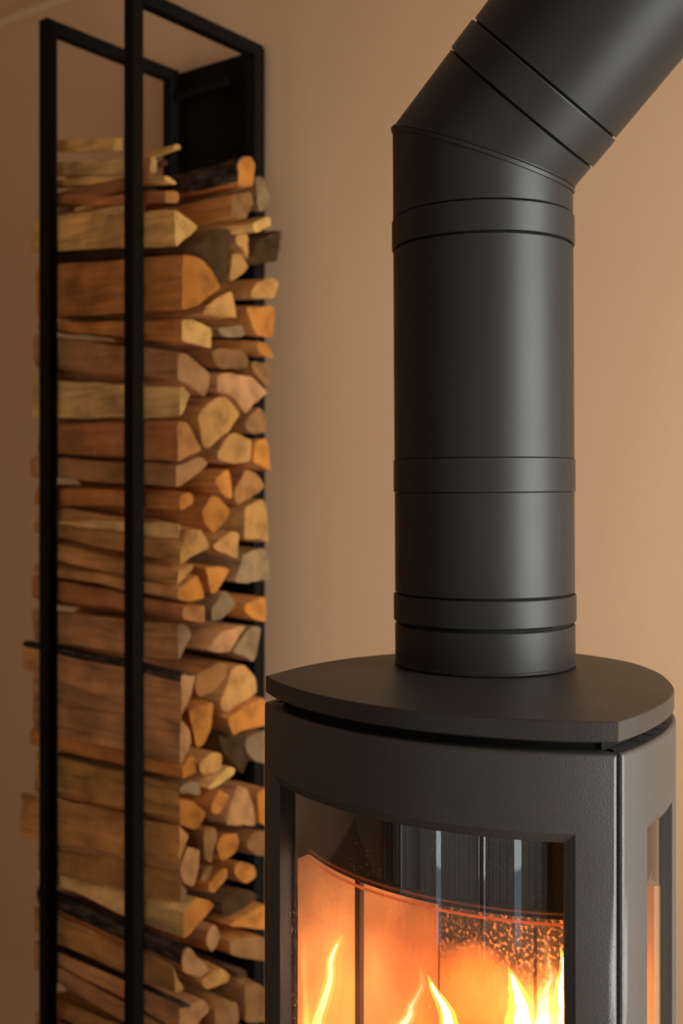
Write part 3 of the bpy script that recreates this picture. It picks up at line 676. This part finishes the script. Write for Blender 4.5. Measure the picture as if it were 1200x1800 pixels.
DZ0 = .42                     # lower edge of door
WT, WB = EYE-.2625, EYE-.73   # window opening outer edge
def sheet(name, curve, u_out, z_out, u_win, z_win, bev, th, mat, parent, inner_only=False):
    """curved panel with a bevelled window opening. curve(u,d)->(c,n); u in metres"""
    mb = MB()
    us = lambda a_, b_, k: [a_+(b_-a_)*i/k for i in range(k+1)]
    u0, u1 = u_out; z0, z1 = z_out; w0, w1 = u_win; y0, y1 = z_win
    e = .0024
    def P(u, z, d): c_, n_ = curve(u, d); return (c_, n_, z)
    def strip(ul, zl, d=0.0):
        mb.grid([[P(u, z, d) for u in ul] for z in zl])
    # front faces around the opening, outer rim slightly rounded
    strip(us(u0+e, w0, 6), us(z0+e, z1-e, 8)); strip(us(w1, u1-e, 6), us(z0+e, z1-e, 8))
    strip(us(w0, w1, 40), us(y1, z1-e, 3)); strip(us(w0, w1, 40), us(z0+e, y0, 3))
    # rounded rim
    def ring(a0, a1, b0, b1, d):
        ul = us(w0, w1, 40) if a0 == w0 and a1 == w1 else None
        if ul is None and a0 > w0: ul = [a0+(a1-a0)*(u-w0)/(w1-w0) for u in us(w0, w1, 40)]
        if ul is None: ul = [a0]+us(u0+e, w0, 6)[1:]+us(w0, w1, 40)[1:]+us(w1, u1-e, 6)[1:-1]+[a1]
        return [P(u, b0, d) for u in ul]+[P(a1, z, d) for z in us(b0, b1, 20)[1:]]+[P(u, b1, d) for u in ul[::-1][1:]]+[P(a0, z, d) for z in us(b1, b0, 20)[1:-1]]
    mb.grid([ring(u0+e, u1-e, z0+e, z1-e, 0), ring(u0+e*.4, u1-e*.4, z0+e*.4, z1-e*.4, e*.35), ring(u0, u1, z0, z1, e), ring(u0, u1, z0, z1, th)], closed_v=True)
    # bevel of the opening
    mb.grid([ring(w0, w1, y0, y1, 0), ring(w0+bev, w1-bev, y0+bev, y1-bev, bev*.55), ring(w0+bev, w1-bev, y0+bev, y1-bev, th)], closed_v=True)
    # back
    strip(us(u0, w0+bev, 6), us(z0, z1, 8), th); strip(us(w1-bev, u1, 6), us(z0, z1, 8), th)
    strip(us(w0+bev, w1-bev, 40), us(y1-bev, z1, 3), th); strip(us(w0+bev, w1-bev, 40), us(z0, y0+bev, 3), th)
    bm = bmesh.new(); me = bpy.data.meshes.new('t'); me.from_pydata([tuple(v) for v in mb.v], [], mb.f); bm.from_mesh(me)
    bmesh.ops.remove_doubles(bm, verts=bm.verts, dist=.00008)
    bm.verts.index_update(); vs = [v.co.copy() for v in bm.verts]; fs = [[v.index for v in f.verts] for f in bm.faces]; bm.free()
    return build(name, vs, fs, mat, parent, 22)
fc = lambda u, d: arc(u/RA, d-.0015)
HL = HALF*RA
door = sheet('door', fc, (-HL-.0005, HL-.0012), (DZ0, BODYZ), (-.1595, .1552), (WB, WT), .0080, .020, M_cast, stove)
door['label'] = 'curved cast iron door frame with bevelled window opening'
M_glass_side = glass_mat('side_stove_glass', boost=1.5, dirt=.2)
def glass_sheet(name, curve, u0, u1, z0, z1, d, parent, seg=40):
    us = [u0+(u1-u0)*i/seg for i in range(seg+1)]
    mb = MB(); a_ = []; 
    ring = [curve(u, d) for u in us]+[curve(u, d+.004) for u in us[::-1]]
    # single thin pane: one surface is enough for see-through glass
    mb.grid([[(curve(u, d)[0], curve(u, d)[1], z) for u in us] for z in (z0, z1)])
    return mb.out(name, M_glass if seg > 20 else M_glass_side, parent, 60)
g = glass_sheet('door_glass', fc, -.156, .152, WB+.003, WT-.003, .0125, door)
g['label'] = 'curved ceramic glass with specks of ash'
# rope seals along the window's left edge and in the gap beside the door
def rope(name, cfun, z0, z1, r, parent, mat=M_black, pitch=.006):
    mb = MB(); rows = []; k = int((z1-z0)/pitch*4)
    for i in range(k+1):
        z = z0+(z1-z0)*i/k; rr = r*(1+.28*math.sin(i*math.pi/2)); c_, n_ = cfun
        rows.append([(c_+rr*math.cos(q), n_+rr*math.sin(q), z) for q in [math.tau*j/8 for j in range(8)]])
    mb.grid(rows, closed_v=True); mb.cap(rows[0]); mb.cap(rows[-1]); return mb.out(name, mat, parent, 60)
rope('rope_seal', arc(-.1515/RA, .0165), WB+.01, WT-.008, .0022, door)
rope('rope_seal', arc((HL+.0022)/RA, .0065), DZ0, BODYZ-.002, .0021, stove)

# side cheeks: arc-length parameter along the side curve, starting at the front corner
def cum(curve):
    s = [0]
    for i in range(1, len(curve)): s.append(s[-1]+math.hypot(curve[i][0]-curve[i-1][0], curve[i][1]-curve[i-1][1]))
    return s
CUM = cum(side_curve)
def side_pt(u, d, mirror=False):
    u = max(0, min(CUM[-1]-1e-6, u)); i = 0
    while CUM[i+1] < u: i += 1
    t_ = (u-CUM[i])/(CUM[i+1]-CUM[i]); p, q = side_curve[i], side_curve[i+1]
    i0 = max(0, i-1); i1 = min(len(side_curve)-1, i+2)
    tx, ty = side_curve[i1][0]-side_curve[i0][0], side_curve[i1][1]-side_curve[i0][1]; l = math.hypot(tx, ty)
    return (p[0]+(q[0]-p[0])*t_-ty/l*(d-.0015), p[1]+(q[1]-p[1])*t_+tx/l*(d-.0015))
sc_r = lambda u, d: side_pt(u, d)
sp = sheet('side_panel', sc_r, (.0040, .215), (.30, BODYZ), (.0465, .165), (WB, EYE-.2645), .006, .016, M_cast, stove)
glass_sheet('side_glass', sc_r, .053, .162, WB+.003, WT-.004, .011, sp, 14)
TOT = CUM[-1]
sc_l = lambda u, d: side_pt(TOT-u, d)
sp2 = sheet('side_panel', sc_l, (.0040, .215), (.30, BODYZ), (.0465, .165), (WB, EYE-.2645), .006, .016, M_cast, stove)
glass_sheet('side_glass', sc_l, .053, .162, WB+.003, WT-.004, .011, sp2, 14)
# back shell between the cheeks
mb = MB(); us = [.2155+(TOT-.431)*i/40 for i in range(41)]
rows = []
for d, z in ((0.0015, .30), (0.0015, BODYZ), (.014, BODYZ), (.014, .30)): rows.append([(side_pt(u, d)[0], side_pt(u, d)[1], z) for u in us])
mb.grid(rows, closed_u=True); mb.out('back_shell', M_cast, stove, 40)
# pedestal below door, base plate
prism(MB(), [(outline(-.006), .03), (outline(-.004), .04), (outline(-.004), .298)]).out('pedestal', M_cast, stove, 28)
prism(MB(), [(outline(.006), 0.001), (outline(.006), .028), (outline(.004), .030)]).out('base_plate', M_cast, stove, 28)
pd = MB(); fa = [arc(-HALF+2*HALF*i/40, .001) for i in range(41)]; fb = [arc(-HALF+2*HALF*i/40, .012) for i in range(41)]
ring = fa+fb[::-1]; pd.grid([[(p[0], p[1], z) for p in ring] for z in (.30, DZ0-.003)], closed_v=True); pd.cap([(p[0], p[1], .30) for p in ring]); pd.cap([(p[0], p[1], DZ0-.003) for p in ring])
pd.out('lower_front', M_cast, stove, 30)

# firebox: floor, baffle, firebricks
FZ = EYE-.70
firebox = empty('firebox', (0, 0, 0)); firebox.parent = stove
BF = EYE-.3415
def brick(name, a_, b_, z0, z1, th, mat):
    """upright brick from plan point a to b, thickness away from the fire"""
    d = Vector((b_[0]-a_[0], b_[1]-a_[1])); l = d.length; d.normalize(); n_ = Vector((-d.y, d.x))
    mb = MB().box(.0008, l-.0008, 0, th, z0, z1, .002)
    for v in mb.v:
        x, y = v.x, v.y; v.x = a_[0]+d.x*x+n_.x*y; v.y = a_[1]+d.y*x+n_.y*y
    o = mb.out(name, mat, firebox, 40); return o
PLAN = [(-.142, .006), (-.142, .100), (-.112, .205)]
zt = BF-.003
brick('firebrick', PLAN[1], PLAN[0], FZ, zt, -.018, M_brick)
brick('firebrick', PLAN[2], PLAN[1], FZ, zt, -.018, M_brick)
brick('firebrick', (-.001, .205), PLAN[2], FZ, zt, -.018, M_brick_soot)
brick('firebrick', (.072, .205), (.001, .205), FZ, zt, -.018, M_brick_soot)
brick('firebrick', (.097, .179), (.0735, .205), FZ, zt, -.010, M_brick)
brick('firebrick', (.1505, .134), (.098, .178), FZ, zt, -.006, M_brick)
# dark seam posts between left bricks
MB().box(-.1445, -.136, .0965, .1035, FZ, zt).out('brick_retainer', M_soot, firebox)
# floor of the fire
prism(MB(), [(outline(-.024), FZ-.03), (outline(-.024), FZ-.0005)]).out('hearth_slab', M_soot, firebox, 30)
# baffle plate whose front edge follows the door, with the black air guide standing on it
def band(z0, z1, d0, d1):
    th = [-.50+1.0*i/40 for i in range(41)]
    fa = [arc(t_*HALF*1.9*.92, d0) for t_ in th]; fb = [arc(t_*HALF*1.9*.92, d1) for t_ in th]
    ring = fa+fb[::-1]; mb = MB(); mb.grid([[(p[0], p[1], z) for p in ring] for z in (z0, z1)], closed_v=True)
    mb.cap([(p[0], p[1], z0) for p in ring]); mb.cap([(p[0], p[1], z1) for p in ring]); return mb
bo = [p for p in outline(-.019)[48:] if p[1] > .014]
bo = [arc(-HALF*.84+2*HALF*.84*i/40, .036) for i in range(41)]+bo
prism(MB(), [(bo, BF), (bo, BF+.006)]).out('baffle', M_soot, firebox, 30)
band(BF+.0065, BODYZ-.013, .040, .046).out('air_guide', M_black, firebox, 30)
M_rim = bpy.data.materials.new('glowing_glass_edge'); M_rim.use_nodes = True; _t = M_rim.node_tree; _t.nodes.clear()
_o = N(_t, 'ShaderNodeOutputMaterial'); _a = N(_t, 'ShaderNodeBsdfTranslucent'); _a.inputs[0].default_value = (.95, .6, .4, 1); _t.links.new(_a.outputs[0], _o.inputs[0])
rim = band(BF-.0045, BF-.0028, .0335, .0352).out('rim_edge', M_rim, firebox, 30)
rim = band(BF+.0040, BF+.0052, .0335, .0352).out('rim_edge', M_rim, firebox, 30)

# burning logs and flames; each flame is a thing of its own
def px_at(x, y, nrel):
    a_ = (x-600)/F     # n = .6(X-OX)+.8(Y-OY)
    Y = (nrel+.6*OX+.8*OY)/(.6*a_+.8)
    return Vector((a_*Y, Y, EYE-(y-HOR)/F*Y))
def tube(path, rad, seg=14, flat=.75):
    rows = []
    for i, (p, r) in enumerate(zip(path, rad)):
        rows.append([(p.x+r*math.cos(q), p.y+r*flat*math.sin(q), p.z) for q in [math.tau*k/seg for k in range(seg)]])
    mb = MB(); mb.grid(rows, closed_v=True); mb.cap(rows[0]); mb.cap(rows[-1]); return mb
def sm_path(pts, per=5):
    out = []
    P = [pts[0]]+pts+[pts[-1]]
    for i in range(1, len(P)-2):
        for j in range(per):
            t_ = j/per; p0, p1, p2, p3 = P[i-1:i+3]
            out.append(tuple(.5*((2*p1[k])+(-p0[k]+p2[k])*t_+(2*p0[k]-5*p1[k]+4*p2[k]-p3[k])*t_*t_+(-p0[k]+3*p1[k]-3*p2[k]+p3[k])*t_**3) for k in range(3)))
    out.append(P[-2]); return out
def flame(pts, nrel, label, core=.55, light=0, white=0.0):
    """pts: image points (x, y, half width in px) from the root up"""
    sp_ = sm_path(pts); path = []; rad = []
    for i, (x, y, r) in enumerate(sp_):
        wob = noise.noise(Vector((x*.05, y*.03, nrel*9)))*r*.35
        path.append(px_at(x+wob, y, nrel)); rad.append(max(.0006, r*1.08/F*(1+.18*noise.noise(Vector((y*.06, x*.02, 3))))))
    base = path[0].copy()
    loc = [p-base for p in path]
    o = tube(loc, rad).out('flame', M_fl_out, None, 60); o.location = base
    tag(o, label, 'flame', 'flames in the stove')
    n = len(loc)
    tube(loc, [r*1.8+.002 for r in rad]).out('flame_halo', M_fl_halo, o, 60)
    c = tube(loc[:int(n*.90)], [r*core*(1-.35*i/n) for i, r in enumerate(rad[:int(n*.90)])]).out('flame_core', M_fl_mid, o, 60)
    if white: tube(loc[:int(n*white)], [r*core*.75*(1-.9*i/(n*white)) for i, r in enumerate(rad[:int(n*white)])]).out('flame_heart', M_fl_in, c, 60)
    if light:
        l = bpy.data.lights.new('fire_glow', 'POINT'); l.energy = light; l.color = (1.0, .27, .035); l.shadow_soft_size = .02
        lo = bpy.data.objects.new('fire_glow', l); COL.objects.link(lo); lo.parent = o; lo.location = loc[n//3]+Vector((0, -.0, .0))
    return o
flame([(540, 1960, 18), (548, 1880, 17), (556, 1800, 16), (566, 1765, 12), (578, 1725, 10), (581, 1690, 8), (590, 1665, 5), (601, 1645, 1)], .022, 'slender leaning flame at the left end of the door glass', light=.03)
flame([(690, 1970, 52), (698, 1880, 46), (710, 1810, 34), (726, 1770, 25), (742, 1735, 17), (738, 1705, 10), (731, 1678, 1)], .075, 'yellow pointed flame in the middle of the door glass', light=.14, white=.8)
flame([(800, 1950, 36), (796, 1860, 30), (790, 1810, 20), (778, 1770, 13), (762, 1740, 7), (752, 1715, 1)], .080, 'small side tongue of the middle flame, leaning left')
flame([(940, 1970, 80), (942, 1880, 76), (948, 1815, 62), (957, 1770, 46), (966, 1730, 30), (963, 1690, 18), (957, 1650, 10), (955, 1620, 1)], .075, 'large bright flame at the right end of the door glass', light=.34, white=.75)
flame([(900, 1960, 40), (908, 1860, 36), (918, 1790, 28), (915, 1755, 18), (904, 1725, 10), (893, 1700, 1)], .095, 'short broad flame just left of the large bright one', white=.6)
flame([(1000, 1960, 28), (1000, 1860, 24), (992, 1790, 18), (985, 1745, 10), (990, 1700, 6), (985, 1665, 1)], .035, 'thin flame half hidden by the right edge of the door frame')
# split logs burning on the hearth
M_char = iron('charred_wood', (.02, .014, .010), .9, 1.0, 160, .2, False)
def char_log(c, n, z, L, r, rz, label):
    mb = MB(); rows = []
    for i in range(9):
        x = -L/2+L*i/8
        rows.append([(x, r*(1+.12*noise.noise(Vector((x*20, k, z*9))))*math.cos(q), r*(1+.12*noise.noise(Vector((x*20, k, z*9+4))))*math.sin(q)*.85) for k, q in enumerate([math.tau*k/12 for k in range(12)])])
    mb.grid(rows, closed_v=True); mb.cap(rows[0]); mb.cap(rows[-1]); o = mb.out('burning_log', M_char, None, 50)
    x, y = L2(c, n); o.location = (x, y, z); o.rotation_euler[2] = ROT+rz
    tag(o, label, 'firewood', 'charred logs in the fire'); return o
char_log(-.03, .065, FZ+.023, .20, .024, .05, 'charred log at the front of the fire below the photo edge')
char_log(.0, .142, FZ+.023, .19, .024, -.05, 'charred log at the back of the fire below the photo edge')
char_log(.01, .105, FZ+.065, .18, .024, .5, 'charred log lying across the two others in the fire')

# ------------------------------------------------------------------ the flue
FX, FY, FR = .1437, 1.143, .0895
flue = empty('flue_pipe', (FX, FY, PLZ1+.0008), 0)
flue.rotation_euler = (0, math.radians(-.30), 0)
tag(flue, 'matte black stove flue pipe rising from the top plate and bending to the right', 'flue pipe')
ANG = math.radians(45); AL = math.radians(31)
D2 = Vector((math.sin(ANG)*math.cos(AL), -math.sin(ANG)*math.sin(AL), math.cos(ANG)))     # direction of slanted run
MZ = 1.5790-PLZ1            # height of the mitre's axis point
SEG = 96
E1 = Vector((math.cos(AL), -math.sin(AL), 0)); E2 = Vector((math.sin(AL), math.cos(AL), 0))
def vring(z, r, mitre=False):
    out = []
    for i in range(SEG):
        q = math.tau*i/SEG; x = r*math.cos(q); y = r*math.sin(q)
        zz = z-(x*math.tan(ANG/2) if mitre else 0)
        p = E1*x+E2*y; out.append((p.x, p.y, zz))
    return out
T1 = (D2.cross(E2)); T1 = (E1-D2*E1.dot(D2)).normalized()
def dring(s, r, mitre=False):
    out = []
    for i in range(SEG):
        q = math.tau*i/SEG; x = r*math.cos(q); y = r*math.sin(q)
        ss = s+(x*math.tan(ANG/2) if mitre else 0)
        p = Vector((0, 0, MZ))+D2*ss+T1*x+E2*y; out.append(tuple(p))
    return out
def pipe(name, rings, mat=M_pipe):
    mb = MB(); mb.grid(rings, closed_v=True); mb.cap(rings[0]); mb.cap(rings[-1]); return mb.out(name, mat, flue, 24)
zz = lambda w_: w_-PLZ1
def vsec(name, z0, z1, r, b=.0008):
    return pipe(name, [vring(z0, r-b), vring(z0+b*.4, r-b*.3), vring(z0+b, r), vring(z1-b, r), vring(z1-b*.4, r-b*.3), vring(z1, r-b)])
RR = FR+.0014
vsec('core_tube', .0, MZ-FR, FR-.0030)      # the inner sleeve seen as dark seams
bpy.data.objects['core_tube'].data.materials[0] = M_black
pipe('base_collar', [vring(.0, FR-.0002), vring(.0008, FR+.0006), vring(.0030, FR+.0007), vring(.0036, FR+.0001), vring(.0395, FR+.0002), vring(.0405, FR-.0008)])
vsec('collar_ring', zz(1.1165), zz(1.1432), RR, .0012)
vsec('pipe_section', zz(1.1452), zz(1.2441), FR-.0001, .0006)
vsec('collar_ring', zz(1.2444), zz(1.2766), FR+.0009, .0007)
vsec('pipe_section', zz(1.2769), zz(1.4852), FR, .0006)
vsec('collar_ring', zz(1.4872), zz(1.5160), RR, .0012)
b = .0006
pipe('elbow_lower', [vring(zz(1.5172), FR-b), vring(zz(1.5172)+b, FR), vring(MZ-.0048, FR, True), vring(MZ-.0044, FR+.0013, True), vring(MZ-.0006, FR+.0018, True), vring(MZ, FR+.0008, True)])
pipe('elbow_upper', [dring(.0002, FR+.0006, True), dring(.0008, FR+.0011, True), dring(.0024, FR+.0009, True), dring(.0028, FR, True), dring(.0598, FR), dring(.0604, FR-b)])
pipe('core_tube', [dring(.04, FR-.003), dring(.15, FR-.003)], M_black)
pipe('collar_ring', [dring(.0620, RR-.0012), dring(.0624, RR-.0004), dring(.0632, RR), dring(.0928, RR), dring(.0936, RR-.0004), dring(.0940, RR-.0012)])
LEN = (CEIL-.012-1.579)/math.cos(ANG)
pipe('pipe_section', [dring(.0960, FR-b), dring(.0966, FR)]+[dring(.0966+(LEN-.0966)*i/6, FR) for i in range(1, 7)])
